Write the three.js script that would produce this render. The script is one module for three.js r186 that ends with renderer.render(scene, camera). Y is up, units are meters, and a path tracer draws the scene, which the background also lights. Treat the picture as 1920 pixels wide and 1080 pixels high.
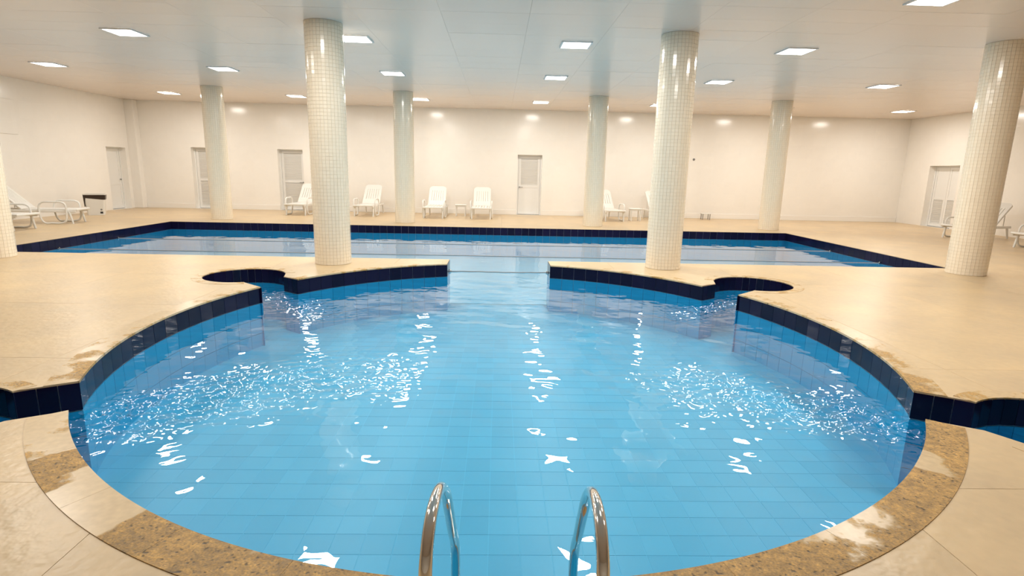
import * as THREE from 'three';
import { mergeGeometries } from 'three/addons/utils/BufferGeometryUtils.js';
import { RoundedBoxGeometry } from 'three/addons/geometries/RoundedBoxGeometry.js';
import { RectAreaLightUniformsLib } from 'three/addons/lights/RectAreaLightUniformsLib.js';
import { ImprovedNoise } from 'three/addons/math/ImprovedNoise.js';
import { Brush, Evaluator, SUBTRACTION } from 'three-bvh-csg';

// ---------------------------------------------------------------- camera, light, exposure
RectAreaLightUniformsLib.init();
const scene = new THREE.Scene();
scene.background = new THREE.Color(0x000000);
const EYE = 1.55;
const camera = new THREE.PerspectiveCamera(2 * Math.atan(540 / 1052.63) * 180 / Math.PI, 16 / 9, 0.05, 100);
{
  const pitch = 0.2041, yaw = 0.02759, roll = -0.021937;
  const fwd = new THREE.Vector3(Math.sin(yaw) * Math.cos(pitch), -Math.sin(pitch), -Math.cos(yaw) * Math.cos(pitch));
  const right = new THREE.Vector3(Math.cos(yaw), 0, Math.sin(yaw));
  const down = new THREE.Vector3().crossVectors(fwd, right);
  const cr = Math.cos(roll), sr = Math.sin(roll);
  const X = right.clone().multiplyScalar(cr).addScaledVector(down, sr);
  const D = right.clone().multiplyScalar(-sr).addScaledVector(down, cr);
  camera.position.set(0, EYE, 0);
  camera.quaternion.setFromRotationMatrix(new THREE.Matrix4().makeBasis(X, D.clone().negate(), fwd.clone().negate()));
}
const renderer = new THREE.WebGLRenderer({ antialias: true });
renderer.toneMapping = THREE.LinearToneMapping;
renderer.toneMappingExposure = 1.0;
renderer.shadowMap.enabled = true;
const LAMP = { size: 0.46, nits: 92, color: new THREE.Color().setRGB(1.0, 0.95, 0.88), glow: 12 };

// ---------------------------------------------------------------- helpers
let seed = 20240611;
const rnd = () => { seed = (seed + 0x6d2b79f5) | 0; let t = Math.imul(seed ^ (seed >>> 15), 1 | seed); t = (t + Math.imul(t ^ (t >>> 7), 61 | t)) ^ t; return ((t ^ (t >>> 14)) >>> 0) / 4294967296; };
const perlin = new ImprovedNoise();
const fbm = (x, y, z, n = 4) => { let s = 0, a = 0.5, f = 1; for (let i = 0; i < n; i++) { s += a * perlin.noise(x * f, y * f, z + i * 7.3); a *= 0.5; f *= 2.03; } return s; };
const taken = new Map();
function numbered(name) { const k = taken.get(name) ?? 0; taken.set(name, k + 1); return k ? `${name}_${String(k).padStart(3, '0')}` : name; }
function tag(o, label, category, group, kind) {
  if (label) o.userData.label = label;
  if (category) o.userData.category = category;
  if (group) o.userData.group = group;
  if (kind) o.userData.kind = kind;
  return o;
}
function shade(o) { o.castShadow = true; o.receiveShadow = true; return o; }
function mesh(name, geo, mat, parent) { const m = shade(new THREE.Mesh(geo, mat)); m.name = parent === scene ? numbered(name) : name; parent.add(m); return m; }
function thing(name, x, y, z, turn = 0) { const g = new THREE.Group(); g.name = numbered(name); g.position.set(x, y, z); g.rotation.y = turn; scene.add(g); return g; }
function dup(src, x, y, z, turn = 0) { const g = src.clone(); const base = src.name.replace(/_\d{3}$/, ''); g.name = numbered(base); g.userData = { ...src.userData }; g.position.set(x, y, z); g.rotation.y = turn; scene.add(g); return g; }
const box = (w, h, d, x = 0, y = 0, z = 0) => new THREE.BoxGeometry(w, h, d).translate(x, y, z);
const rbox = (w, h, d, r, x = 0, y = 0, z = 0) => new RoundedBoxGeometry(w, h, d, 2, r).translate(x, y, z);
const merge = (list) => mergeGeometries(list.map((g) => (g.index ? g.toNonIndexed() : g)), false);
const tube = (pts, r, seg = 40, rad = 10, closed = false) => new THREE.TubeGeometry(new THREE.CatmullRomCurve3(pts.map((p) => new THREE.Vector3(...p)), closed, 'centripetal'), seg, r, rad, closed);
function dataTex(w, h, fn, srgb, rx = 1, ry = 1) {
  const d = new Uint8Array(w * h * 4);
  for (let j = 0; j < h; j++) for (let i = 0; i < w; i++) { const c = fn(i, j); const k = (j * w + i) * 4; d[k] = c[0]; d[k + 1] = c[1]; d[k + 2] = c[2]; d[k + 3] = 255; }
  const t = new THREE.DataTexture(d, w, h); t.wrapS = t.wrapT = THREE.RepeatWrapping; t.magFilter = THREE.LinearFilter; t.minFilter = THREE.LinearMipmapLinearFilter;
  if (srgb) t.colorSpace = THREE.SRGBColorSpace; t.repeat.set(rx, ry); t.needsUpdate = true; return t;
}
const std = (r, g, b, rough, extra = {}) => new THREE.MeshStandardMaterial({ color: new THREE.Color().setRGB(r, g, b), roughness: rough, ...extra });
// tileable value noise for textures: n cells across
const lattice = Array.from({ length: 4096 }, () => rnd() * 2 - 1);
function tileNoise(u, v, n, salt = 0) {
  const x = u * n, y = v * n, i = Math.floor(x), j = Math.floor(y), f = x - i, g = y - j, a = f * f * (3 - 2 * f), b = g * g * (3 - 2 * g);
  const L = (p, q) => lattice[(((p % n) + n) % n * 61 + ((q % n) + n) % n * 97 + salt * 131 + (((p % n) + n) % n) * (((q % n) + n) % n) * 7) & 4095];
  return (L(i, j) * (1 - a) + L(i + 1, j) * a) * (1 - b) + (L(i, j + 1) * (1 - a) + L(i + 1, j + 1) * a) * b;
}
const tileFbm = (u, v, n, oct, salt = 0) => { let s = 0, a = 0.5; for (let k = 0; k < oct; k++) { s += a * tileNoise(u, v, n << k, salt + k); a *= 0.5; } return s; };
const clamp = (v, a = 0, b = 1) => Math.min(b, Math.max(a, v));
const smooth = (a, b, v) => { const t = clamp((v - a) / (b - a)); return t * t * (3 - 2 * t); };

// ---------------------------------------------------------------- sizes, all in metres (y = 0 is the deck)
const ROOM = { x0: -13.0, x1: 14.95, z0: -20.85, z1: 5.0, top: 3.72 };
const WATER = -0.21, BED = -0.8;
const FAR = { x0: -9.09, x1: 8.25, z0: -15.87, z1: -9.9 };
const E0 = { x: 0.072, z: -5.70, rx: 3.5, rz: 3.83 };
const MOUTH = [-0.85, 0.91];

// ---------------------------------------------------------------- materials
const floorTint = dataTex(512, 512, (i, j) => {
  const u = i / 512, v = j / 512, n = tileFbm(u, v, 4, 4, 3), f = tileFbm(u, v, 48, 2, 11), q = 1 + n * 0.06 + f * 0.03;
  return [clamp(208 * q, 0, 255), clamp(183 * (q - 0.006 * n), 0, 255), clamp(145 * (q - 0.03 * n), 0, 255)];
}, true, 0.5, 0.5);
const floorBump = dataTex(512, 512, (i, j) => { const v = 128 + 110 * tileFbm(i / 512, j / 512, 24, 3, 5) + 40 * tileFbm(i / 512, j / 512, 6, 2, 9); return [v, v, v]; }, false, 0.9, 0.9);
const M = {
  floor: new THREE.MeshStandardMaterial({ map: floorTint, roughness: 0.34, bumpMap: floorBump, bumpScale: 0.0035 }),
  grout: std(0.34, 0.38, 0.44, 0.8),
  slabBed: std(0.45, 0.38, 0.28, 0.9),
  navy: [[0.007, 0.006, 0.028, 0.14], [0.006, 0.005, 0.023, 0.12], [0.009, 0.007, 0.032, 0.17]].map(([a, b, c, d]) => new THREE.MeshPhysicalMaterial({ color: new THREE.Color().setRGB(a, b, c), roughness: d, specularIntensity: 0.4 })),
  blue: [std(0.018, 0.37, 0.65, 0.25), std(0.016, 0.36, 0.635, 0.25), std(0.020, 0.38, 0.665, 0.25)],
  bed: [std(0.055, 0.385, 0.63, 0.4), std(0.051, 0.37, 0.61, 0.4), std(0.060, 0.40, 0.65, 0.4)],
  bedGrout: std(0.10, 0.48, 0.72, 0.7),
  mosaicGrout: std(0.76, 0.65, 0.48, 0.7),
  white: std(0.82, 0.80, 0.75, 0.32),
  door: std(0.86, 0.85, 0.82, 0.3),
  steel: new THREE.MeshStandardMaterial({ color: new THREE.Color().setRGB(0.72, 0.69, 0.64), metalness: 1, roughness: 0.1 }),
  grey: std(0.25, 0.24, 0.23, 0.5),
  dark: std(0.012, 0.010, 0.010, 0.45),
  brown: std(0.035, 0.020, 0.014, 0.35),
  rope: std(0.30, 0.29, 0.28, 0.6),
  frame: std(0.8, 0.8, 0.8, 0.4),
  shell: std(0.5, 0.5, 0.5, 0.9),
};

// ---------------------------------------------------------------- pool outline, seen from above: list of stretches of [x, z]
const ex = (a) => [E0.x + E0.rx * Math.cos(a), E0.z + E0.rz * Math.sin(a)];
const angleOf = (x, z) => Math.atan2((z - E0.z) / E0.rz, (x - E0.x) / E0.rx);
const NOOKS = [ // given for the right side; the left side mirrors it
  { pc: [2.905, -7.865], pb: [3.14, -8.03], pa: [3.245, -8.30], c: [3.725, -8.09], r: 0.555, pe: [3.51, -7.575], pd: [3.165, -7.28] },
  { pc: [2.80, -3.395], pb: [3.05, -3.25], pa: [3.15, -3.07], c: [3.68, -3.245], r: 0.555, pe: [3.36, -3.735], pd: [3.08, -3.90] },
];
function arc(a0, a1, step = 0.05) { const L = Math.abs(a1 - a0) * 3.65, n = Math.max(2, Math.ceil(L / step)); const p = []; for (let i = 0; i <= n; i++) p.push(ex(a0 + (a1 - a0) * i / n)); return p; }
function nookPath(k, side) { // from pc round the niche to pd
  const q = NOOKS[k], mx = (p) => [E0.x + side * p[0], p[1]];
  const a0 = Math.atan2(q.pa[1] - q.c[1], q.pa[0] - q.c[0]);
  let a1 = Math.atan2(q.pe[1] - q.c[1], q.pe[0] - q.c[0]);
  if (k === 0) while (a1 < a0) a1 += Math.PI * 2; else while (a1 > a0) a1 -= Math.PI * 2;
  const round = []; for (let i = 0; i <= 44; i++) { const a = a0 + (a1 - a0) * i / 44; round.push(mx([q.c[0] + q.r * Math.cos(a), q.c[1] + q.r * Math.sin(a)])); }
  return { ends: [mx(q.pc), mx(q.pd)], cheekA: [mx(q.pc), mx(q.pb), round[0]], round, cheekB: [round[44], ...(k === 1 ? [mx(q.pe)] : []), mx(q.pd)], centre: mx(q.c), r: q.r };
}
const nTR = nookPath(0, 1), nBR = nookPath(1, 1), nBL = nookPath(1, -1), nTL = nookPath(0, -1);
const mouthAngle = MOUTH.map((x) => -Math.acos((x - E0.x) / E0.rx));
const aOf = (p) => angleOf(p[0], p[1]);
const up = (a) => (a < -Math.PI / 2 - 0.6 ? a + Math.PI * 2 : a);
const arcs = [
  arc(mouthAngle[1], aOf(nTR.ends[0])),
  arc(aOf(nTR.ends[1]), aOf(nBR.ends[1])),
  arc(aOf(nBR.ends[0]), aOf(nBL.ends[0])),
  arc(aOf(nBL.ends[1]), aOf(nTL.ends[1]) + Math.PI * 2),
  arc(aOf(nTL.ends[0]) + Math.PI * 2, mouthAngle[0] + Math.PI * 2),
];
const rev = (p) => p.slice().reverse();
const stretches = [ // walking with the water always on the same hand
  { p: arcs[0], kind: 'pool' }, { p: nTR.cheekA, kind: 'nook' }, { p: nTR.round, kind: 'nook' }, { p: nTR.cheekB, kind: 'nook' },
  { p: arcs[1], kind: 'pool' }, { p: rev(nBR.cheekB), kind: 'nook' }, { p: rev(nBR.round), kind: 'nook' }, { p: rev(nBR.cheekA), kind: 'nook' },
  { p: arcs[2], kind: 'pool' }, { p: nBL.cheekA, kind: 'nook' }, { p: nBL.round, kind: 'nook' }, { p: nBL.cheekB, kind: 'nook' },
  { p: arcs[3], kind: 'pool' }, { p: rev(nTL.cheekB), kind: 'nook' }, { p: rev(nTL.round), kind: 'nook' }, { p: rev(nTL.cheekA), kind: 'nook' },
  { p: arcs[4], kind: 'pool' },
  { p: [arcs[4].at(-1), [MOUTH[0], FAR.z1]], kind: 'pool' },
  { p: [[MOUTH[0], FAR.z1], [FAR.x0, FAR.z1]], kind: 'far' },
  { p: [[FAR.x0, FAR.z1], [FAR.x0, FAR.z0]], kind: 'far' },
  { p: [[FAR.x0, FAR.z0], [FAR.x1, FAR.z0]], kind: 'far' },
  { p: [[FAR.x1, FAR.z0], [FAR.x1, FAR.z1]], kind: 'far' },
  { p: [[FAR.x1, FAR.z1], [MOUTH[1], FAR.z1]], kind: 'far' },
  { p: [[MOUTH[1], FAR.z1], arcs[0][0]], kind: 'pool' },
];
const outline = [];
for (const s of stretches) for (const p of s.p) { const q = outline.at(-1); if (!q || Math.hypot(p[0] - q[0], p[1] - q[1]) > 1e-4) outline.push(p); }
{ const a = outline[0], b = outline.at(-1); if (Math.hypot(a[0] - b[0], a[1] - b[1]) < 1e-4) outline.pop(); }
function inPool(x, z) {
  let c = false;
  for (let i = 0, j = outline.length - 1; i < outline.length; j = i++) {
    const a = outline[i], b = outline[j];
    if ((a[1] > z) !== (b[1] > z) && x < (b[0] - a[0]) * (z - a[1]) / (b[1] - a[1]) + a[0]) c = !c;
  }
  return c;
}
const flat = (g) => g.rotateX(Math.PI / 2); // shape (x, z) extruded downwards: z of the shape becomes world z

// ---------------------------------------------------------------- floor: bed, large slabs cut round the pools, coping
const floor = new THREE.Group(); floor.name = 'floor'; scene.add(floor);
tag(floor, 'glossy cream resin deck with thin joints around both pools', 'floor', null, 'structure');
{
  const s = new THREE.Shape([[ROOM.x0, ROOM.z0], [ROOM.x1, ROOM.z0], [ROOM.x1, ROOM.z1], [ROOM.x0, ROOM.z1]].map((p) => new THREE.Vector2(...p)));
  s.holes.push(new THREE.Path(outline.map((p) => new THREE.Vector2(...p))));
  const g = flat(new THREE.ExtrudeGeometry(s, { depth: 1.3, bevelEnabled: false, curveSegments: 1 })).translate(0, -0.02, 0);
  mesh('screed', g, M.grout, floor);
  // slabs
  const SL = 1.835, gap = 0.003, x00 = -1.72 - SL * 8, z00 = -2.57 - SL * 10;
  const prism = (() => {
    const sh = new THREE.Shape(outline.map((p) => new THREE.Vector2(...p)));
    const b = new Brush(flat(new THREE.ExtrudeGeometry(sh, { depth: 0.4, bevelEnabled: false })).translate(0, 0.2, 0));
    b.updateMatrixWorld(); return b;
  })();
  const ev = new Evaluator(); ev.attributes = ['position', 'normal', 'uv']; ev.useGroups = false;
  for (let i = 0; i < 20; i++) for (let j = 0; j < 20; j++) {
    const xa = Math.max(ROOM.x0, x00 + i * SL + gap / 2), xb = Math.min(ROOM.x1, x00 + (i + 1) * SL - gap / 2);
    const za = Math.max(ROOM.z0, z00 + j * SL + gap / 2), zb = Math.min(ROOM.z1, z00 + (j + 1) * SL - gap / 2);
    if (xb - xa < 0.01 || zb - za < 0.01) continue;
    let inside = 0, total = 0;
    for (let u = 0; u <= 16; u++) for (let v = 0; v <= 16; v++) { total++; if (inPool(xa + (xb - xa) * u / 16, za + (zb - za) * v / 16)) inside++; }
    if (inside === total) continue;
    let near = inside > 0;
    if (!near) near = outline.some((p) => p[0] > xa && p[0] < xb && p[1] > za && p[1] < zb);
    let g = new THREE.BoxGeometry(xb - xa, 0.02, zb - za).translate((xa + xb) / 2, -0.01, (za + zb) / 2);
    if (near) {
      const b = new Brush(g); b.updateMatrixWorld();
      g = ev.evaluate(b, prism, SUBTRACTION).geometry;
      g = g.index ? g.toNonIndexed() : g;
    }
    const P = g.attributes.position, U = g.attributes.uv;
    if (!P.count) continue;
    const ou = rnd() * 5, ov = rnd() * 5;
    for (let k = 0; k < P.count; k++) U.setXY(k, P.getX(k) + ou, P.getZ(k) + P.getY(k) + ov);
    mesh('floor_slab', g, M.floor, floor);
  }
}
// worn coping: print of cream coating worn through to the brown aggregate, where the photograph shows it
const CT = { x0: -4.75, z0: -9.6, w: 9.7, d: 8.4 };
const wearNear = (a, t, x, z) => { // a: angle round the pool in degrees (0 right, 90 nearest to the ladder, 180 left), t: 0 inner .. 1 outer edge
  const table = [ // [angle, worn at inner edge, worn at outer edge]
    [-75, 0.36, 0.34], [-50, 0.46, 0.40], [-30, 0.50, 0.36], [0, 0.44, 0.34], [20, 0.52, 0.40], [27, 0.85, 0.55], [30, 0.7, 0.62], [37, 1.0, 0.9], [43, 0.9, 1.0], [45.2, 0.72, 1.0], [46, 0.15, 0.9], [49.2, 0.1, 0.75], [50.2, 0.95, 0.95],
    [55, 0.75, 1.0], [60, 0.45, 0.95], [64, 0.3, 0.8], [67, 0.35, 0.8], [71, 0.8, 1.0], [78, 1, 1], [90, 0.9, 0.95], [98, 0.75, 0.95], [104, 0.95, 1.0], [107.5, 0.55, 1.0], [110, 1.0, 1.0], [113, 1, 1], [117.8, 1, 1], [118.6, 0.12, 0.1],
    [126.2, 0.1, 0.22], [127, 0.2, 0.92], [128.6, 0.25, 0.8], [129.2, 0.9, 0.95], [132.6, 0.95, 0.95], [133.4, 0.2, 0.5], [135.5, 0.15, 0.42], [138, 0.55, 0.35], [141, 0.3, 0.42], [144, 0.3, 0.5], [150, 0.7, 0.6], [158, 0.52, 0.40], [180, 0.40, 0.34], [210, 0.44, 0.38], [232, 0.46, 0.38], [260, 0.36, 0.34]];
  let deg = a * 180 / Math.PI; if (deg < -90) deg += 360;
  let k = 1; while (k < table.length - 1 && table[k][0] < deg) k++;
  const A = table[k - 1], B = table[k], u = clamp((deg - A[0]) / (B[0] - A[0]));
  return (A[1] + (B[1] - A[1]) * u) * (1 - t) + (A[2] + (B[2] - A[2]) * u) * t;
};
const copingMaps = (() => {
  const N = 2048, col = new Uint8Array(N * N * 4), bump = new Uint8Array(N * N * 4), rough = new Uint8Array(N * N * 4);
  const nooks = [nTR, nBR, nBL, nTL];
  for (let j = 0; j < N; j++) for (let i = 0; i < N; i++) {
    const x = CT.x0 + (i + 0.5) / N * CT.w, z = CT.z0 + (j + 0.5) / N * CT.d, k = (j * N + i) * 4;
    const rho = Math.hypot((x - E0.x) / E0.rx, (z - E0.z) / E0.rz);
    let w = -1;
    if (rho > 0.985 && rho < 1.075) w = wearNear(aOf([x, z]), clamp((rho - 1) / 0.053), x, z);
    for (const n of nooks) { const d = Math.hypot(x - n.centre[0], z - n.centre[1]); if (d < n.r + 0.2 && (w < 0 || d < n.r + 0.13)) w = Math.max(w, 0.46); }
    col[k + 3] = bump[k + 3] = rough[k + 3] = 255;
    if (w < 0) { col[k] = 208; col[k + 1] = 183; col[k + 2] = 144; bump[k] = bump[k + 1] = bump[k + 2] = 128; rough[k] = rough[k + 1] = rough[k + 2] = 70; continue; }
    const big = fbm(x * 5.5, z * 5.5, 2.2, 4), mid = fbm(x * 26, z * 26, 5.1, 3), fine = perlin.noise(x * 120, z * 120, 0.7), grit = perlin.noise(x * 210, z * 210, 9.7);
    const worn = smooth(0.42, 0.62, w + big * 0.55 + mid * 0.22 + fine * 0.05);
    const pit = smooth(0.38, 0.6, perlin.noise(x * 70, z * 70, 3.3)) * worn;
    const v = 1 + big * 0.22 + mid * 0.35 + fine * 0.22 + grit * 0.22;
    const cr = [208 + mid * 18 + big * 14, 183 + mid * 18 + big * 14, 144 + mid * 16 + big * 12];
    const br = [168 * v, 132 * v, 74 * v];
    for (let c = 0; c < 3; c++) { let q = cr[c] * (1 - worn) + br[c] * worn; q *= 1 - 0.5 * pit; col[k + c] = clamp(q, 8, 252); }
    const h = 190 - worn * 60 + worn * (fine * 40 + grit * 40 + mid * 40) - pit * 50; bump[k] = bump[k + 1] = bump[k + 2] = clamp(h, 0, 255);
    rough[k] = rough[k + 1] = rough[k + 2] = clamp(70 + worn * 70 + worn * fine * 60, 30, 255);
  }
  const T = (d, srgb) => { const t = new THREE.DataTexture(d, N, N); t.magFilter = THREE.LinearFilter; t.minFilter = THREE.LinearMipmapLinearFilter; if (srgb) t.colorSpace = THREE.SRGBColorSpace; t.needsUpdate = true; return t; };
  return { map: T(col, true), bumpMap: T(bump, false), roughnessMap: T(rough, false) };
})();
M.coping = new THREE.MeshStandardMaterial({ ...copingMaps, roughness: 1, bumpScale: 0.006 });
function copingStone(inner, outer, top) { // two rows of [x, z], same count: a slab between them
  const n = inner.length, P = [], I = [];
  for (const [y, dy] of [[top, 0], [-0.015, 0]]) { for (const p of inner) P.push(p[0], y, p[1]); for (const p of outer) P.push(p[0], y, p[1]); }
  const q = (a, b, c, d) => I.push(a, b, c, a, c, d);
  for (let i = 0; i < n - 1; i++) {
    q(i, i + 1, n + i + 1, n + i);
    q(2 * n + i, 2 * n + i + 1, i + 1, i);
    q(n + i, n + i + 1, 3 * n + i + 1, 3 * n + i);
  }
  q(0, n, 3 * n, 2 * n); q(2 * n - 1, n - 1, 3 * n - 1, 4 * n - 1);
  let g = new THREE.BufferGeometry(); g.setAttribute('position', new THREE.Float32BufferAttribute(P, 3)); g.setIndex(I);
  g = g.toNonIndexed(); g.computeVertexNormals();
  const pp = g.attributes.position, N = g.attributes.normal; let up = 0; for (let i = 0; i < 3; i++) up += N.getY(i);
  if (up < 0) { const ix = []; for (let i = 0; i < pp.count; i += 3) ix.push(i, i + 2, i + 1); g.setIndex(ix); g = g.toNonIndexed(); g.computeVertexNormals(); }
  const p2 = g.attributes.position, uv = new Float32Array(p2.count * 2);
  for (let i = 0; i < p2.count; i++) { uv[i * 2] = (p2.getX(i) - CT.x0) / CT.w; uv[i * 2 + 1] = (p2.getZ(i) - CT.z0) / CT.d; }
  g.setAttribute('uv', new THREE.BufferAttribute(uv, 2));
  return g;
}
{
  const OV = 0.996; // the stones overhang the tiles by about a centimetre
  const ring = (a0, a1) => {
    const n = Math.max(1, Math.round(Math.abs(a1 - a0) * 3.65 / 0.62));
    for (let k = 0; k < n; k++) {
      const b0 = a0 + (a1 - a0) * k / n + 0.0002 * Math.sign(a1 - a0), b1 = a0 + (a1 - a0) * (k + 1) / n - 0.0002 * Math.sign(a1 - a0), inn = [], out = [];
      for (let i = 0; i <= 10; i++) { const a = b0 + (b1 - b0) * i / 10, e = ex(a); inn.push([E0.x + (e[0] - E0.x) * OV, E0.z + (e[1] - E0.z) * OV]); out.push([E0.x + (e[0] - E0.x) * 1.053, E0.z + (e[1] - E0.z) * 1.053]); }
      mesh('coping_stone', copingStone(inn, out, 0.004), M.coping, floor);
    }
  };
  for (const a of arcs) { const n = a.length - 1; let a0 = aOf(a[0]), a1 = aOf(a[n]); if (a === arcs[3] || a === arcs[4]) { if (a0 < 0) a0 += Math.PI * 2; if (a1 < 0) a1 += Math.PI * 2; } ring(a0, a1); }
  for (const n of [nTR, nBR, nBL, nTL]) {
    const pts = n.round, m = 6, w = 0.13;
    for (let k = 0; k < m; k++) {
      const a = Math.round(44 * k / m), b = Math.round(44 * (k + 1) / m), inn = [], out = [];
      for (let i = a; i <= b; i++) { const d = [pts[i][0] - n.centre[0], pts[i][1] - n.centre[1]]; inn.push([n.centre[0] + d[0] * (1 - 0.008 / n.r), n.centre[1] + d[1] * (1 - 0.008 / n.r)]); out.push([n.centre[0] + d[0] * (1 + w / n.r), n.centre[1] + d[1] * (1 + w / n.r)]); }
      mesh('coping_stone', copingStone(inn, out, 0.0025), M.coping, floor);
    }
  }
}

// ---------------------------------------------------------------- pool basins: waterline tiles, wall tiles, bed tiles
const unitBox = new THREE.BoxGeometry(1, 1, 1);
function tileWall(parent, pts, width, rows) { // rows: [name, y of the centre, height, materials, single]
  const L = [0]; for (let i = 1; i < pts.length; i++) L.push(L[i - 1] + Math.hypot(pts[i][0] - pts[i - 1][0], pts[i][1] - pts[i - 1][1]));
  const total = L.at(-1), n = Math.max(1, Math.round(total / width));
  const at = (s) => { let i = 1; while (i < L.length - 1 && L[i] < s) i++; const u = clamp((s - L[i - 1]) / (L[i] - L[i - 1])); return [pts[i - 1][0] + (pts[i][0] - pts[i - 1][0]) * u, pts[i - 1][1] + (pts[i][1] - pts[i - 1][1]) * u]; };
  const rest = [];
  for (let k = 0; k < n; k++) {
    const a = at(total * k / n), b = at(total * (k + 1) / n);
    { const ux = b[0] - a[0], uz = b[1] - a[1], l = Math.hypot(ux, uz), e = 0.0095; if (k === 0) { a[0] -= ux / l * e; a[1] -= uz / l * e; } if (k === n - 1) { b[0] += ux / l * e; b[1] += uz / l * e; } } // end tiles close the corners
    const dx = b[0] - a[0], dz = b[1] - a[1], len = Math.hypot(dx, dz);
    const turn = -Math.atan2(dz, dx);
    let nx = -dz / len, nz = dx / len; // towards the water?
    const mid = [(a[0] + b[0]) / 2, (a[1] + b[1]) / 2];
    if (!inPool(mid[0] + nx * 0.06, mid[1] + nz * 0.06)) { nx = -nx; nz = -nz; }
    for (const [name, y, h, mats, single] of rows) {
      const t = single ? mesh(name, unitBox, mats[Math.floor(rnd() * mats.length)], parent) : new THREE.Object3D();
      t.position.set(mid[0] + nx * 0.002, y, mid[1] + nz * 0.002); t.rotation.y = turn + (rnd() - 0.5) * 0.012; t.scale.set(len - 0.005, h - 0.005, 0.012);
      if (!single) { t.updateMatrix(); rest.push(unitBox.clone().applyMatrix4(t.matrix)); }
    }
  }
  return rest;
}
const roundBasin = new THREE.Group(); roundBasin.name = 'pool_basin'; scene.add(roundBasin);
tag(roundBasin, 'round near pool basin lined with blue tiles under a navy waterline row', 'pool', null, 'structure');
const farBasin = new THREE.Group(); farBasin.name = 'pool_basin_001'; scene.add(farBasin);
tag(farBasin, 'long rectangular far pool basin with navy tile edge', 'pool', null, 'structure');
taken.set('pool_basin', 2);
{
  const restNear = [], restFar = [];
  const lower = (single) => [[ 'wall_tile', -0.32, 0.2, M.blue, single], ...[-0.52, -0.72].map((y) => ['wall_tile', y, 0.2, [M.blue[0]], false])];
  for (const s of stretches) {
    if (s.kind === 'far') restFar.push(...tileWall(farBasin, s.p, 0.2, [['waterline_tile', -0.111, 0.208, M.navy, true], ...lower(false)]));
    else restNear.push(...tileWall(roundBasin, s.p, s.kind === 'nook' ? 0.105 : 0.2, [['waterline_tile', -0.111, 0.208, M.navy, true], ...(s.kind === 'nook' ? [[ 'wall_tile', -0.32, 0.2, [M.navy[0]], false], ...lower(false).slice(1)] : lower(true))]));
  }
  tag(mesh('lower_wall_tiles', merge(restNear), M.blue[0], roundBasin), null, null, null, 'stuff');
  tag(mesh('wall_tiles', merge(restFar), M.blue[0], farBasin), null, null, null, 'stuff');
  // beds
  mesh('bed', box(11, 0.1, 9.6, 0, BED - 0.0515, -5.6), M.bedGrout, roundBasin);
  mesh('bed', box(18.2, 0.1, 6.6, -0.42, BED - 0.0515, -13.1 + 0.1), M.bedGrout, farBasin);
  const T = 0.2, spots = [];
  for (let i = -26; i <= 26; i++) for (let j = 0; j < 50; j++) {
    const x = E0.x + i * T, z = -1.4 - j * T;
    if (z < FAR.z1 + 0.05) continue;
    if ([[0, 0], [0.1, 0.1], [-0.1, 0.1], [0.1, -0.1], [-0.1, -0.1]].some(([a, b]) => inPool(x + a, z + b))) spots.push([x, z]);
  }
  spots.sort((a, b) => (a[1] > -3.1) - (b[1] > -3.1) || Math.hypot(a[0], a[1]) - Math.hypot(b[0], b[1]));
  const tg = new THREE.BoxGeometry(T - 0.0045, 0.008, T - 0.0045), rest = [[], [], []];
  spots.forEach(([x, z], k) => {
    const m = Math.floor(rnd() * 3);
    if (k < 300) mesh('bed_tile', tg, M.bed[m], roundBasin).position.set(x, BED - 0.004, z);
    else rest[m].push(tg.clone().translate(x, BED - 0.004, z));
  });
  rest.forEach((r, m) => tag(mesh('further_bed_tiles', merge(r), M.bed[m], roundBasin), null, null, null, 'stuff'));
  const far = [[], [], []];
  for (let x = FAR.x0 + 0.1; x < FAR.x1; x += T) for (let z = FAR.z0 + 0.1; z < FAR.z1 + 0.1; z += T) far[Math.floor(rnd() * 3)].push(tg.clone().translate(x, BED - 0.004, z));
  far.forEach((r, m) => tag(mesh('bed_tiles', merge(r), M.bed[m], farBasin), null, null, null, 'stuff'));
}

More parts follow.
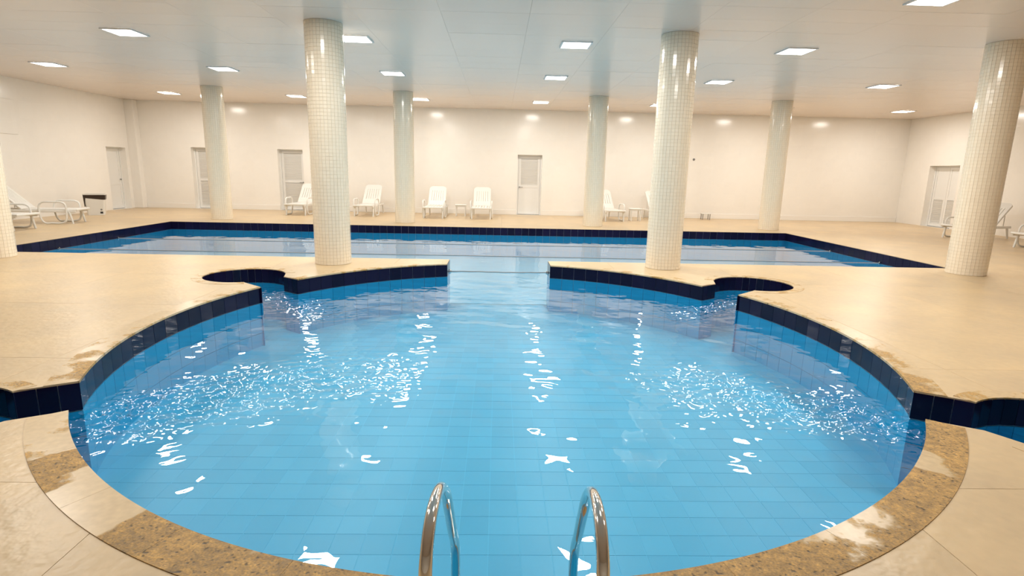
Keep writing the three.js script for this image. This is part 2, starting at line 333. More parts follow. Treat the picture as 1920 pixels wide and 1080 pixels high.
// ---------------------------------------------------------------- water of both pools, one rippled sheet
{
  const waves = [], N = 46;
  for (let i = 0; i < N; i++) { const lam = 0.085 * Math.pow(0.9 / 0.085, (i + rnd()) / N), a = rnd() * Math.PI * 2; waves.push({ kx: Math.cos(a) * 2 * Math.PI / lam, kz: Math.sin(a) * 2 * Math.PI / lam, a: lam / (2 * Math.PI) * (0.6 + 0.8 * rnd()), p: rnd() * 6.28 }); }
  const chop = [];
  for (let i = 0; i < 34; i++) { const lam = 0.05 * Math.pow(0.17 / 0.05, rnd()), a = rnd() * Math.PI * 2; chop.push({ kx: Math.cos(a) * 2 * Math.PI / lam, kz: Math.sin(a) * 2 * Math.PI / lam, a: lam / (2 * Math.PI), p: rnd() * 6.28 }); }
  const sN = Math.sqrt(2 / N), sC = Math.sqrt(2 / 34);
  const jets = [ // from the niche mouths into the pool: start, end, half width, strength
    [[-2.95, -3.6], [-1.35, -4.65], 0.42, 0.46], [[3.1, -3.65], [1.75, -4.45], 0.38, 0.43], [[-3.2, -7.75], [-2.05, -6.7], 0.26, 0.3], [[3.25, -7.75], [2.35, -6.9], 0.24, 0.3],
    [[-3.6, -3.25], [-3.1, -3.5], 0.5, 0.16], [[3.75, -3.25], [3.2, -3.5], 0.5, 0.16], [[-3.7, -8.1], [-3.2, -7.8], 0.5, 0.1], [[3.8, -8.1], [3.3, -7.8], 0.5, 0.1]];
  const field = (x, z) => {
    const calm = 0.008 + 0.016 * smooth(-10.2, -8.2, z);
    let h = 0; const big = calm * (0.75 + 0.7 * (0.5 + fbm(x * 0.5, z * 0.5, 1.1, 2)));
    for (const w of waves) h += w.a * Math.sin(w.kx * x + w.kz * z + w.p);
    h *= big * sN;
    let c = 0;
    for (const [a, b, hw, s] of jets) {
      const dx = b[0] - a[0], dz = b[1] - a[1], L2 = dx * dx + dz * dz, t = ((x - a[0]) * dx + (z - a[1]) * dz) / L2, u = clamp(t), d = Math.hypot(x - a[0] - u * dx, z - a[1] - u * dz) / (hw * (0.7 + 0.8 * u));
      if (d < 2.6) c += s * Math.exp(-d * d * 1.2) * (1 - 0.65 * u);
    }
    if (c > 0.002) { let k = 0; for (const w of chop) k += w.a * Math.sin(w.kx * x + w.kz * z + w.p); h += k * c * sC * (0.6 + 1.6 * clamp(0.5 + fbm(x * 3.1, z * 3.1, 8.8, 2))); }
    return h;
  };
  const parts = [];
  const sheet = (x0, x1, z0, z1, step) => {
    const nx = Math.round((x1 - x0) / step), nz = Math.round((z1 - z0) / step), P = new Float32Array((nx + 1) * (nz + 1) * 3), Nn = new Float32Array(P.length), U = new Float32Array((nx + 1) * (nz + 1) * 2), ok = new Uint8Array((nx + 1) * (nz + 1)), I = [];
    const H = new Float32Array((nx + 3) * (nz + 3)), sx = (x1 - x0) / nx, sz = (z1 - z0) / nz, V = new Uint8Array((nx + 3) * (nz + 3));
    const X = (i) => x0 + i * sx, Z = (j) => z0 + j * sz;
    for (let j = 0; j <= nz; j++) for (let i = 0; i <= nx; i++) ok[j * (nx + 1) + i] = inPool(X(i), Z(j)) ? 1 : 0;
    for (let j = -1; j <= nz + 1; j++) for (let i = -1; i <= nx + 1; i++) {
      let need = false; for (let b = -2; b <= 2 && !need; b++) for (let a = -2; a <= 2 && !need; a++) { const ii = i + a, jj = j + b; if (ii >= 0 && jj >= 0 && ii <= nx && jj <= nz && ok[jj * (nx + 1) + ii]) need = true; }
      if (need) H[(j + 1) * (nx + 3) + i + 1] = field(X(i), Z(j));
    }
    for (let j = 0; j <= nz; j++) for (let i = 0; i <= nx; i++) {
      const k = j * (nx + 1) + i, h = (j + 1) * (nx + 3) + i + 1;
      P[k * 3] = X(i); P[k * 3 + 1] = WATER + H[h]; P[k * 3 + 2] = Z(j); U[k * 2] = X(i); U[k * 2 + 1] = Z(j);
      const gx = (H[h + 1] - H[h - 1]) / (2 * sx), gz = (H[h + nx + 3] - H[h - nx - 3]) / (2 * sz), l = Math.hypot(gx, gz, 1);
      Nn[k * 3] = -gx / l; Nn[k * 3 + 1] = 1 / l; Nn[k * 3 + 2] = -gz / l;
    }
    for (let j = 0; j < nz; j++) for (let i = 0; i < nx; i++) { const a = j * (nx + 1) + i, b = a + 1, c = a + nx + 1, d = c + 1; if (ok[a] || ok[b] || ok[c] || ok[d]) I.push(a, c, b, b, c, d); }
    const g = new THREE.BufferGeometry(); g.setAttribute('position', new THREE.BufferAttribute(P, 3)); g.setAttribute('normal', new THREE.BufferAttribute(Nn, 3)); g.setAttribute('uv', new THREE.BufferAttribute(U, 2)); g.setIndex(I);
    parts.push(g);
  };
  sheet(-4.5, 4.6, -9.9, -1.5, 0.018);
  sheet(-9.2, 8.36, -16.0, -9.9, 0.05);
  const g = mergeGeometries(parts);
  const wm = new THREE.MeshPhysicalMaterial({ color: new THREE.Color().setRGB(0.90, 0.985, 1.0), transmission: 1, thickness: 0, roughness: 0, ior: 1.46 });
  tag(mesh('water', g, wm, scene), 'rippled clear water filling the round pool and the long pool', 'water', null, 'stuff');
}

// ---------------------------------------------------------------- walls, ceiling
const wallBump = dataTex(256, 256, (i, j) => { const e = Math.min(i, 255 - i, j, 255 - j); const v = e < 1 ? 120 : 200; return [v, v, v]; }, false, 1 / 0.45, 1 / 0.45);
const wallTint = dataTex(512, 512, (i, j) => {
  const tx = Math.floor(i / 64), ty = Math.floor(j / 64), r = Math.sin(tx * 127.1 + ty * 311.7) * 43758.5453, t = (r - Math.floor(r) - 0.5) * 0.008;
  const v = 1 + t + 0.008 * fbm(i / 40, j / 40, 0.3, 3);
  return [clamp(247 * v, 0, 255), clamp(243 * v, 0, 255), clamp(236 * v, 0, 255)];
}, true, 1 / 3.6, 1 / 3.6);
M.wall = new THREE.MeshStandardMaterial({ map: wallTint, bumpMap: wallBump, bumpScale: 0.0012, roughness: 0.16 });
M.ceiling = std(0.86, 0.765, 0.70, 0.22);
M.ceilingB = std(0.85, 0.755, 0.69, 0.24);
M.pilaster = M.wall;
const WT = 0.3; // wall thickness
function wall(name, len, holes, place, label) { // a wall in its own plane: u along, v up; the room is on the +z side of the wall's own axes
  const s = new THREE.Shape([[0, -0.3], [len, -0.3], [len, ROOM.top + 0.35], [0, ROOM.top + 0.35]].map((p) => new THREE.Vector2(...p)));
  for (const [u0, u1, v1] of holes) s.holes.push(new THREE.Path([[u0, 0], [u0, v1], [u1, v1], [u1, 0]].map((p) => new THREE.Vector2(...p))));
  const g = new THREE.ExtrudeGeometry(s, { depth: WT, bevelEnabled: false }).translate(0, 0, -WT);
  const m = mesh(name, g, M.wall, scene); place(m);
  return tag(m, label, 'wall', null, 'structure');
}
const doorsBack = [[-10.98, -10.06], [-7.93, -7.04], [0.68, 1.57]];
wall('wall_back', ROOM.x1 - ROOM.x0 + 2 * WT, doorsBack.map(([a, b]) => [a - ROOM.x0 + WT, b - ROOM.x0 + WT, 2.16]), (m) => m.position.set(ROOM.x0 - WT, 0, ROOM.z0), 'glossy cream tiled wall behind the far pool with three white doors');
const dL = [-20.42, -19.42], dR = [-19.58, -18.28];
wall('wall_left', ROOM.z1 - ROOM.z0, [[ROOM.z1 - dL[1], ROOM.z1 - dL[0], 2.08]], (m) => { m.position.set(ROOM.x0, 0, ROOM.z1); m.rotation.y = Math.PI / 2; }, 'glossy cream tiled wall on the left with one white door');
wall('wall_right', ROOM.z1 - ROOM.z0, [[dR[0] - ROOM.z0, dR[1] - ROOM.z0, 2.06]], (m) => { m.position.set(ROOM.x1, 0, ROOM.z0); m.rotation.y = -Math.PI / 2; }, 'glossy cream tiled wall on the right with a double door');
wall('wall_front', ROOM.x1 - ROOM.x0 + 2 * WT, [], (m) => { m.position.set(ROOM.x1 + WT, 0, ROOM.z1); m.rotation.y = Math.PI; }, 'plain cream tiled wall behind the camera');
tag(mesh('trim_1', rbox(0.3, ROOM.top - 0.002, 0.26, 0.01, ROOM.x0 + 0.15, ROOM.top / 2, ROOM.z0 + 0.13), M.pilaster, scene), 'narrow cream pilaster in the back left corner of the room', 'pilaster', null, 'structure');
{
  const skirt = (name, w, x, z, label) => tag(mesh(name, rbox(w, 0.18, 0.02, 0.005, x, 0.09, z), M.wall, scene), label, 'baseboard', null, 'structure');
  const xs = [ROOM.x0 + 0.3, ...doorsBack.flat(), ROOM.x1];
  const names = ['left corner', 'left louvred doors', 'right of the second door', 'right half'];
  for (let i = 0; i < 4; i++) skirt(i ? `baseboard_back_${String(i).padStart(3, '0')}` : 'baseboard_back', xs[2 * i + 1] - xs[2 * i] - 0.02, (xs[2 * i + 1] + xs[2 * i]) / 2, ROOM.z0 + 0.011, ['low cream skirting in the back left corner', 'low cream skirting between the two left louvred doors', 'low cream skirting between the middle louvred door and the half louvred door', 'low cream skirting along the right half of the back wall'][i]);
}
{
  const ceiling = new THREE.Group(); ceiling.name = 'ceiling'; scene.add(ceiling);
  tag(ceiling, 'glossy grey ceiling of rectangular panels with square lights', 'ceiling', null, 'structure');
  mesh('ceiling_deck', box(ROOM.x1 - ROOM.x0, 0.3, ROOM.z1 - ROOM.z0, (ROOM.x0 + ROOM.x1) / 2, ROOM.top + 0.18, (ROOM.z0 + ROOM.z1) / 2), M.shell, ceiling);
  const PX = 1.25, PZ = 0.625, cells = [];
  for (let i = 0; i < 24; i++) for (let j = 0; j < 46; j++) {
    const xa = Math.max(ROOM.x0, -13.35 + i * PX), xb = Math.min(ROOM.x1, -13.35 + (i + 1) * PX), zb = Math.min(ROOM.z1, -j * PZ + 5.3), za = Math.max(ROOM.z0, -(j + 1) * PZ + 5.3);
    if (xb - xa < 0.05 || zb - za < 0.05) continue;
    const cx = (xa + xb) / 2, cz = (za + zb) / 2, seen = cz < -6.4 && Math.abs(cx) < -cz * 1.02 + 0.5;
    cells.push({ xa, xb, za, zb, key: seen ? Math.hypot(cx, cz) : 1e3 + Math.hypot(cx, cz) });
  }
  cells.sort((a, b) => a.key - b.key);
  const rest = [];
  cells.forEach((c, k) => {
    const w = c.xb - c.xa - 0.0022, d = c.zb - c.za - 0.003, y = ROOM.top + 0.0105 - rnd() * 0.0012;
    const o = new THREE.Object3D(); o.position.set((c.xa + c.xb) / 2, y, (c.za + c.zb) / 2); o.rotation.set((rnd() - 0.5) * 0.0014, 0, (rnd() - 0.5) * 0.0006); o.scale.set(w, 0.02, d); o.updateMatrix();
    if (k < 300) { const m = mesh('ceiling_panel', unitBox, rnd() < 0.5 ? M.ceiling : M.ceilingB, ceiling); m.position.copy(o.position); m.rotation.copy(o.rotation); m.scale.copy(o.scale); }
    else rest.push(unitBox.clone().applyMatrix4(o.matrix));
  });
  tag(mesh('further_ceiling_panels', merge(rest), M.ceiling, ceiling), null, null, null, 'stuff');
}

// ---------------------------------------------------------------- ceiling lights
{
  const rows = [ // z, then x of each light
    [-18.5, [-10.25, -6.34, -2.48, 1.29, 5.05, 9.0, 12.94], 'in the row nearest the back wall'],
    [-13.75, [-10.25, -6.34, -2.48, 1.29, 5.12, 9.05], 'in the second row from the back wall'],
    [-10.3, [-6.34, -2.48, 1.29, 5.14, 8.97], 'in the third row from the back wall'],
    [-7.26, [-6.34, -2.48, 1.29, 5.3], 'in the fourth row from the back wall'],
    [-3.7, [-2.48, 1.29, 5.12], 'in the added unseen row nearest the camera'],  // unseen lamps, added to brighten the near pool
  ];
  const nth = ['first', 'second', 'third', 'fourth', 'fifth', 'sixth', 'seventh'];
  const S = LAMP.size;
  const glow = new THREE.MeshStandardMaterial({ color: 0xffffff, emissive: LAMP.color, emissiveIntensity: LAMP.glow, roughness: 0.4 });
  const bar = (w, d, x, z) => box(w, 0.016, d, x, 0, z);
  const frameGeo = merge([bar(S + 0.06, 0.03, 0, S / 2 + 0.015), bar(S + 0.06, 0.03, 0, -S / 2 - 0.015), bar(0.03, S, S / 2 + 0.015, 0), bar(0.03, S, -S / 2 - 0.015, 0)]);
  rows.forEach(([z, xs, where]) => xs.forEach((x, i) => {
    const g = thing('ceiling_light', x, ROOM.top - 0.01, z);
    tag(g, `square white ceiling light ${where}, ${nth[i]} from the left`, 'ceiling light', 'square ceiling lights');
    mesh('frame', frameGeo, M.frame, g);
    mesh('diffuser_lamp', box(S, 0.012, S, 0, 0, 0), glow, g);
    const l = new THREE.RectAreaLight(LAMP.color, LAMP.nits, S - 0.01, S - 0.01);
    l.position.set(0, -0.009, 0); l.rotation.x = -Math.PI / 2; l.castShadow = true; l.name = 'panel_light'; g.add(l);
  }));
}

// ---------------------------------------------------------------- columns clad in small mosaic
{
  const R = 0.285, H = ROOM.top, p = 0.055, around = Math.round(2 * Math.PI * R / p), rows = Math.floor((H - 0.004) / p);
  const tones = [[0.90, 0.80, 0.64], [0.89, 0.79, 0.63], [0.91, 0.81, 0.65]].map(([r, g, b]) => std(r, g, b, 0.14));
  const tiles = [[], [], []], tg = new THREE.BoxGeometry(2 * Math.PI * R / around - 0.003, p - 0.003, 0.008);
  for (let i = 0; i < around; i++) for (let j = 0; j < rows; j++) {
    const a = (i + (0)) / around * Math.PI * 2, o = new THREE.Object3D();
    o.position.set(Math.sin(a) * R, 0.004 + (j + 0.5) * (H - 0.008) / rows, Math.cos(a) * R); o.rotation.set((rnd() - 0.5) * 0.018, a + (rnd() - 0.5) * 0.025, 0, 'YXZ'); o.updateMatrix();
    tiles[Math.floor(rnd() * 3)].push(tg.clone().applyMatrix4(o.matrix));
  }
  const geo = tiles.map(merge);
  const core = new THREE.CylinderGeometry(R - 0.001, R - 0.001, H, 64).translate(0, H / 2, 0);
  const spots = [
    [-8.28, -9.36, 'round cream mosaic column at the left edge beside the near deck'], [-2.73, -9.33, 'round cream mosaic column left of the channel between the pools'], [2.83, -9.43, 'round cream mosaic column right of the channel between the pools'], [8.08, -9.36, 'round cream mosaic column at the right edge beside the near deck'],
    [-8.16, -16.9, 'slim round column behind the far pool, first from the left'], [-2.78, -16.98, 'slim round column behind the far pool, second from the left'], [2.86, -16.95, 'slim round column behind the far pool, second from the right'], [8.22, -16.9, 'slim round column behind the far pool, first from the right'],
  ];
  for (const [x, z, label] of spots) {
    const g = thing('column', x, 0, z, rnd() * 6);
    tag(g, label, 'column', 'mosaic columns');
    mesh('core', core, M.mosaicGrout, g);
    geo.forEach((q, k) => tag(mesh('mosaic_tiles', q, tones[k], g), null, null, null, 'stuff'));
  }
}

// ---------------------------------------------------------------- doors, set back in the walls
function louvres(w, y0, y1, pitch, x = 0) { const a = []; for (let y = y0 + pitch / 2; y < y1; y += pitch) a.push(new THREE.BoxGeometry(w, pitch * 0.95, 0.008).rotateX(0.45).translate(x, y, 0.006)); return merge(a); }
function leaf(g, w, h, x, parts) { // one door leaf, its front at z = 0.03
  const st = 0.085, fr = [box(st, h, 0.04, x - w / 2 + st / 2, h / 2, 0), box(st, h, 0.04, x + w / 2 - st / 2, h / 2, 0)];
  const cuts = [0, ...parts.map((p) => p[0])];
  for (const c of cuts) fr.push(box(w - 2 * st, st, 0.038, x, clamp(c, st / 2, h - st / 2), 0));
  mesh('leaf_frame', merge(fr), M.door, g);
  let y = st;
  for (const [top, kind] of parts) {
    const y1 = Math.min(top, h) - st / 2;
    mesh('panel', box(w - 2 * st + 0.01, y1 - y + 0.04, 0.012, x, (y + y1) / 2, kind === 'louvre' ? -0.014 : 0.002), M.door, g);
    if (kind === 'louvre') tag(mesh('louvre_slats', louvres(w - 2 * st + 0.006, y, y1, 0.062, x), M.door, g), null, null, null, 'stuff');
    y = top + st / 2;
  }
}
function door(n, w, h, place, leaves, label, handleSide, metal) {
  const g = new THREE.Group(); g.name = `door_${n}`; scene.add(g); place(g);
  tag(g, label, 'door', null, 'structure');
  const j = 0.045;
  mesh('frame', merge([box(j, h, 0.07, -w / 2 + j / 2, h / 2, 0), box(j, h, 0.07, w / 2 - j / 2, h / 2, 0), box(w - 2 * j, j, 0.07, 0, h - j / 2, 0)]), M.door, g);
  const iw = (w - 2 * j - 0.006 * (leaves.length + 1)) / leaves.length;
  leaves.forEach((parts, i) => { const s = new THREE.Group(); s.name = 'leaf'; s.position.set(-w / 2 + j + 0.006 + iw / 2 + i * (iw + 0.006), 0.012, 0.0); g.add(s); leaf(s, iw, h - j - 0.018, 0, parts); });
  const hx = handleSide * (w / 2 - j - 0.05);
  mesh('handle', merge([new THREE.CylinderGeometry(0.024, 0.024, 0.012, 16).rotateX(Math.PI / 2).translate(hx, 1.0, 0.026), tube([[hx, 1.0, 0.03], [hx, 1.0, 0.06], [hx - handleSide * 0.02, 1.0, 0.066], [hx - handleSide * 0.12, 1.0, 0.066]], 0.008, 20, 8)]), M.grey, g);
  mesh('back_panel', box(w + 0.02, h + 0.02, 0.02, 0, h / 2, -0.045), M.door, g);
}
const REC = 0.24;
doorsBack.forEach(([a, b], i) => door(i + 1, b - a, 2.16, (g) => g.position.set((a + b) / 2, 0, ROOM.z0 - REC), [i < 2 ? [[1.02, 'louvre'], [2.06, 'louvre']] : [[1.02, 'flat'], [2.06, 'louvre']]], ['white louvred door half hidden behind the slim column at left', 'white fully louvred door behind the big column left of the channel', 'white half louvred door in the middle of the back wall'][i], i === 2 ? -1 : 1));
door(4, dL[1] - dL[0], 2.08, (g) => { g.position.set(ROOM.x0 - REC, 0, (dL[0] + dL[1]) / 2); g.rotation.y = Math.PI / 2; }, [[[0.85, 'flat'], [1.98, 'flat']]], 'plain white panelled door in the left wall', 1);
door(5, dR[1] - dR[0], 2.06, (g) => { g.position.set(ROOM.x1 + REC, 0, (dR[0] + dR[1]) / 2); g.rotation.y = -Math.PI / 2; }, [[[0.95, 'louvre'], [1.96, 'flat']], [[0.95, 'louvre'], [1.96, 'flat']]], 'white double door with louvred lower half in the right wall', 1);

// ---------------------------------------------------------------- chrome pool ladder rails
{
  const g = thing('pool_ladder', 0.078, 0, -1.75, 0); g.rotation.y = -0.045;
  tag(g, 'polished chrome ladder handrails arching over the near pool edge', 'pool ladder');
  const prof = [[0, 0.40], [0.10, 0.385], [0.24, 0.376], [0.36, 0.372], [0.44, 0.368], [0.505, 0.328], [0.543, 0.265], [0.548, 0.165], [0.515, 0.06], [0.425, -0.05], [0.325, -0.12], [0.14, -0.24], [0.03, -0.318], [-0.06, -0.342], [-0.2, -0.345], [-0.5, -0.345], [-0.9, -0.345]];
  for (const x of [-0.25, 0.25]) {
    mesh('rail', tube(prof.map(([y, z]) => [x, y, z]), 0.0195, 140, 20), M.steel, g);
    mesh('floor_flange', new THREE.LatheGeometry([[0.0, 0], [0.055, 0], [0.055, 0.006], [0.03, 0.016], [0.022, 0.03], [0.0, 0.03]].map((p) => new THREE.Vector2(...p)), 28).translate(x, 0, 0.40), M.steel, g);
  }
  for (const y of [-0.35, -0.6, -0.85]) mesh('step', rbox(0.48, 0.03, 0.08, 0.008, 0, y, -0.345), M.steel, g);
}

// ---------------------------------------------------------------- lane ropes lying on the water
{
  const make = (x0, x1, z, label) => {
    const pts = []; for (let i = 0; i <= 60; i++) { const u = i / 60; pts.push([x0 + (x1 - x0) * u, WATER + 0.004, z + 0.02 * Math.sin(u * 9 + z) + 0.008 * Math.sin(u * 37)]); }
    const g = thing('lane_rope', 0, 0, 0); tag(g, label, 'lane rope', 'lane ropes');
    mesh('rope', tube(pts, 0.009, 180, 8), M.rope, g);
    for (const x of [x0 + 0.012, x1 - 0.012]) mesh('anchor', new THREE.TorusGeometry(0.022, 0.007, 8, 16).translate(x, WATER + 0.01, z), M.steel, g);
  };
  make(FAR.x0, FAR.x1, -13.6, 'thin grey lane rope floating across the far pool, nearer the back wall');
  make(FAR.x0, FAR.x1, -11.76, 'thin grey lane rope floating across the far pool, nearer the round pool');
  make(MOUTH[0], MOUTH[1], -9.86, 'short grey rope across the channel between the two pools');
}

// ---------------------------------------------------------------- white plastic sun loungers (foot towards +z of their own axes)
function makeLounger() {
  const g = thing('sun_lounger', 0, 0, 0);
  const W = 0.66, y = 0.36, zp = -0.15, zf = 1.06, zh = -0.78, A = 0.78, BL = 0.87;
  for (const s of [-1, 1]) {
    const x = s * (W / 2 - 0.025);
    mesh('side_rail', rbox(0.05, 0.07, zf - zh, 0.015, x, y - 0.035, (zf + zh) / 2), M.white, g);
    // foot legs, head legs: tapered and splayed
    for (const [z0, z1] of [[zf - 0.16, zf - 0.10], [zh + 0.14, zh + 0.05]]) mesh('leg', new THREE.CylinderGeometry(0.03, 0.022, Math.hypot(y - 0.06, z1 - z0) + 0.008, 10).rotateX(-Math.atan2(z1 - z0, y - 0.06)).translate(x, (y - 0.06) / 2 + 0.002, (z0 + z1) / 2), M.white, g);
    // armrest loop that runs down to the floor
    const ax = s * (W / 2 + 0.02);
    mesh('armrest', tube([[0.022, 0.12], [0.024, 0.26], [0.024, 0.44], [0.07, 0.56], [0.30, 0.60], [0.50, 0.58], [0.55, 0.50], [0.555, 0.32], [0.55, 0.10], [0.48, 0.02], [0.30, 0.0], [0.08, 0.05]].map(([b, c]) => [ax, b, c + 0.26]), 0.022, 90, 10, true), M.white, g);
  }
  for (let k = 0; k < 6; k++) mesh('seat_slat', rbox(0.072, 0.022, zf - zp - 0.08, 0.006, (k - 2.5) * 0.095, y + 0.002, (zf + zp) / 2 + 0.02), M.white, g);
  mesh('foot_board', rbox(W, 0.05, 0.12, 0.02, 0, y - 0.005, zf - 0.02), M.white, g);
  mesh('seat_crossbar', rbox(W - 0.06, 0.03, 0.05, 0.01, 0, y - 0.03, 0.5), M.white, g);
  const back = new THREE.Group(); back.name = 'backrest'; back.position.set(0, y, zp); back.rotation.x = A; g.add(back); // its length runs along -z before the tilt
  const sh = new THREE.Shape(); const bw = W / 2 - 0.03, r = 0.12;
  sh.moveTo(-bw, 0); sh.lineTo(bw, 0); sh.lineTo(bw * 0.94, BL - r); sh.quadraticCurveTo(bw * 0.93, BL, bw * 0.93 - r, BL); sh.lineTo(-bw * 0.93 + r, BL); sh.quadraticCurveTo(-bw * 0.93, BL, -bw * 0.94, BL - r); sh.closePath();
  for (let k = 0; k < 6; k++) { const x = (k - 2.5) * 0.078, p = new THREE.Path(); p.moveTo(x - 0.011, 0.2); p.lineTo(x + 0.011, 0.2); p.lineTo(x * 0.95 + 0.011, BL - 0.2); p.lineTo(x * 0.95 - 0.011, BL - 0.2); p.closePath(); sh.holes.push(p); }
  mesh('slatted_board', new THREE.ExtrudeGeometry(sh, { depth: 0.018, bevelEnabled: true, bevelThickness: 0.006, bevelSize: 0.006, bevelSegments: 2, curveSegments: 8 }).rotateX(-Math.PI / 2), M.white, back);
  for (const s of [-1, 1]) mesh('side_rib', rbox(0.035, 0.055, BL - 0.1, 0.01, s * (bw - 0.02), 0.0, -BL / 2 + 0.02), M.white, back);
  mesh('prop', merge([new THREE.CylinderGeometry(0.012, 0.012, 0.30, 8).translate(0.24, y + 0.13, zp - 0.42), new THREE.CylinderGeometry(0.012, 0.012, 0.30, 8).translate(-0.24, y + 0.13, zp - 0.42), new THREE.CylinderGeometry(0.012, 0.012, 0.5, 8).rotateZ(Math.PI / 2).translate(0, y + 0.27, zp - 0.42)]), M.white, g);
  return g;
}
{
  const spots = [ // x, z of the lounger's middle, turn, label
    [-6.62, -19.62, 0.0, 'white plastic sun lounger before the fully louvred door, half behind the big column'],
    [-4.42, -19.68, 0.0, 'white plastic sun lounger between the big left column and the slim column'],
    [-2.12, -19.45, 0.0, 'white plastic sun lounger just right of the second slim column from the left'],
    [-0.56, -19.5, 0.0, 'white plastic sun lounger left of the half louvred door, seen straight on'],
    [3.78, -19.6, 0.1, 'white plastic sun lounger between the slim column and the small table at right'],
    [5.62, -19.6, 0.1, 'white plastic sun lounger almost hidden behind the big column right of the channel'],
    [-11.88, -14.8, Math.PI / 2 + 0.2, 'white plastic sun lounger in profile by the left wall beside the bin'],
    [-11.85, -13.2, Math.PI / 2, 'white plastic sun lounger by the left wall, nearest the left edge column'],
    [13.55, -15.51, -1.27, 'white plastic sun lounger by the right wall, middle hidden behind the right edge column'],
    [13.62, -13.1, -Math.PI / 2, 'white plastic sun lounger cut off by the right edge of the photo'],
  ];
  const first = makeLounger();
  spots.forEach(([x, z, t, label], i) => { const o = i ? dup(first, x, 0, z, t) : first; o.position.set(x, 0, z); o.rotation.y = t; tag(o, label, 'sun lounger', 'white sun loungers'); });
}

// ---------------------------------------------------------------- small tables, stool, bin, wall fittings
function table(x, z, w, h, label, name = 'side_table', category = 'table') {
  const g = thing(name, x, 0, z);
  tag(g, label, category);
  mesh('tabletop', rbox(w, 0.03, w, 0.012, 0, h - 0.015, 0), M.white, g);
  mesh('apron', merge([box(w - 0.06, 0.04, 0.015, 0, h - 0.05, w / 2 - 0.04), box(w - 0.06, 0.04, 0.015, 0, h - 0.05, -w / 2 + 0.04), box(0.015, 0.04, w - 0.06, w / 2 - 0.04, h - 0.05, 0), box(0.015, 0.04, w - 0.06, -w / 2 + 0.04, h - 0.05, 0)]), M.white, g);
  for (const sx of [-1, 1]) for (const sz of [-1, 1]) mesh('leg', rbox(0.04, h - 0.028, 0.04, 0.008, sx * (w / 2 - 0.045), (h - 0.028) / 2, sz * (w / 2 - 0.045)), M.white, g);
}
table(4.66, -19.15, 0.4, 0.42, 'small square white plastic table right of a sun lounger');
table(-1.3, -19.75, 0.4, 0.4, 'small square white plastic table between two sun loungers');
{
  const g = thing('footstool', 7.54, 0, -20.35);
  tag(g, 'low white stool with grey legs against the back wall', 'stool');
  mesh('seat', rbox(0.34, 0.03, 0.26, 0.012, 0, 0.215, 0), M.white, g);
  for (const sx of [-1, 1]) for (const sz of [-1, 1]) mesh('leg', new THREE.CylinderGeometry(0.014, 0.014, 0.202, 10).translate(sx * 0.13, 0.101, sz * 0.09), M.grey, g);
}
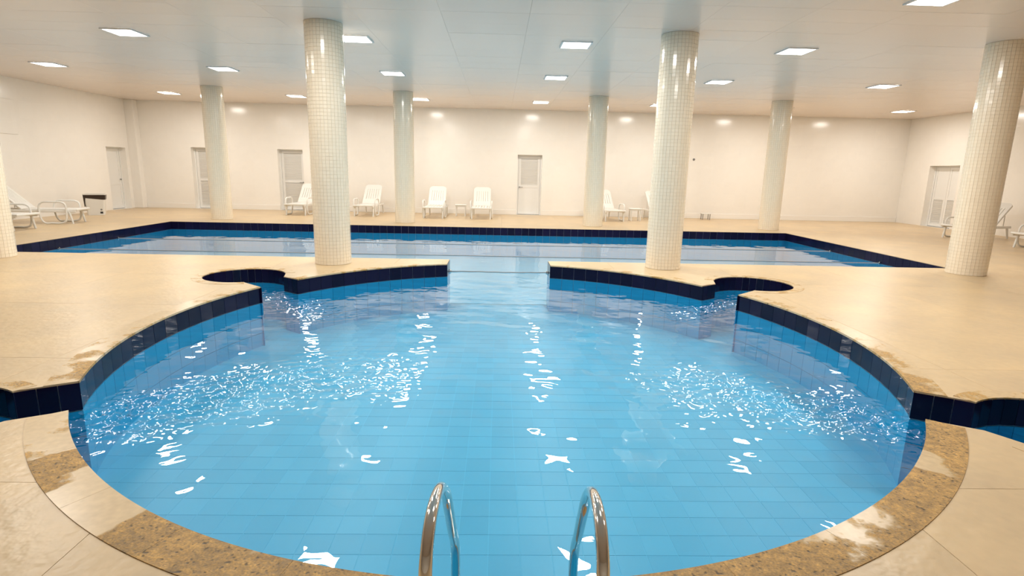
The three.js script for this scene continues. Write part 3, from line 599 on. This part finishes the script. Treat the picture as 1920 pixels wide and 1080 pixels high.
{
  const g = thing('waste_bin', -12.18, 0, -17.45, 0.5);
  tag(g, 'white waste bin with dark liner folded over its rim by the left wall', 'waste bin');
  const H = 0.6, wb = 0.21, wt = 0.275, db = 0.16, dt = 0.2;
  const taper = (y0, y1, grow, thick) => { // an open tapered box ring between two heights
    const at = (y, i) => { const u = y / H; return [(wb + (wt - wb) * u) + grow - (i ? thick : 0), (db + (dt - db) * u) + grow - (i ? thick : 0)]; };
    const s = new THREE.Shape(); const [w, d] = at(y1, 0), [w0, d0] = at(y0, 0); const P = [], I = [];
    const ring = (w, d, y) => { const r = 0.05, n = 6; for (const [sx, sz, a0] of [[1, 1, 0], [-1, 1, 1], [-1, -1, 2], [1, -1, 3]]) for (let k = 0; k <= n; k++) { const a = (a0 + k / n) * Math.PI / 2; P.push(sx * (w - r) + r * Math.cos(a), typeof y === 'function' ? y(sx * (w - r) + r * Math.cos(a), sz * (d - r) + r * Math.sin(a)) : y, sz * (d - r) + r * Math.sin(a)); } };
    return { at, ring, P, I };
  };
  const shell = (y0, y1, grow, thick, lowEdge) => {
    const t = taper(y0, y1, grow, thick), n = 28;
    const [wa, da] = t.at(y0, 0), [wc, dc] = t.at(y1, 0), [wi, di] = t.at(y1, 1), [wj, dj] = t.at(y0, 1);
    t.ring(wa, da, lowEdge || y0); t.ring(wc, dc, y1); t.ring(wi, di, y1); t.ring(wj, dj, lowEdge || y0);
    for (let r = 0; r < 4; r++) for (let k = 0; k < n; k++) { const a = r * n + k, b = r * n + (k + 1) % n, c = ((r + 1) % 4) * n + k, d = ((r + 1) % 4) * n + (k + 1) % n; t.I.push(a, c, b, b, c, d); }
    const q = new THREE.BufferGeometry(); q.setAttribute('position', new THREE.Float32BufferAttribute(t.P, 3)); q.setIndex(t.I);
    const ni = q.toNonIndexed(); ni.computeVertexNormals(); return ni;
  };
  const solid = M.white.clone(); solid.side = THREE.DoubleSide;
  const lin = M.brown.clone(); lin.side = THREE.DoubleSide;
  mesh('body', merge([shell(0, H, 0, 0.012), box(2 * wb - 0.05, 0.012, 2 * db - 0.05, 0, 0.008, 0)].map((q) => { q = q.index ? q.toNonIndexed() : q; q.deleteAttribute('uv'); return q; })), solid, g);
  mesh('liner', shell(0.46, H + 0.006, 0.004, 0.02, (x, z) => 0.60 - 0.05 - 0.09 * smooth(-0.25, 0.2, x) - 0.30 * smooth(-0.20, -0.26, x)), lin, g);
  mesh('rim', shell(H + 0.004, H + 0.03, 0.008, 0.03), solid, g);
  const pic = mesh('pictogram', box(0.07, 0.085, 0.004, 0.14, 0.085, 0.17), M.dark, g); pic.rotation.x = -0.03; pic.position.z = -0.002;
  const hd = mesh('pictogram_head', new THREE.CylinderGeometry(0.026, 0.026, 0.004, 16).rotateX(Math.PI / 2).translate(0.14, 0.165, 0.176), M.grey, g); hd.position.z = -0.002;
}
{
  const g = mesh('wall_panel', rbox(0.02, 0.9, 1.5, 0.006, ROOM.x0 + 0.0105, 2.7, -15.25), M.wall, scene);  // thin raised rectangle, same material as the wall around it
  tag(g, 'thin flat rectangle in the wall finish high on the left wall', 'panel');
  const h = thing('wall_fitting', 7.11, 2.13, ROOM.z0);
  tag(h, 'small round grey fitting on the back wall beside the big right column', 'wall fitting');
  mesh('plate', new THREE.CylinderGeometry(0.04, 0.045, 0.02, 18).rotateX(Math.PI / 2).translate(0, 0, 0.01), M.grey, h);
  mesh('knob', new THREE.SphereGeometry(0.022, 14, 10).translate(0, 0, 0.03), M.grey, h);
}

renderer.render(scene, camera);
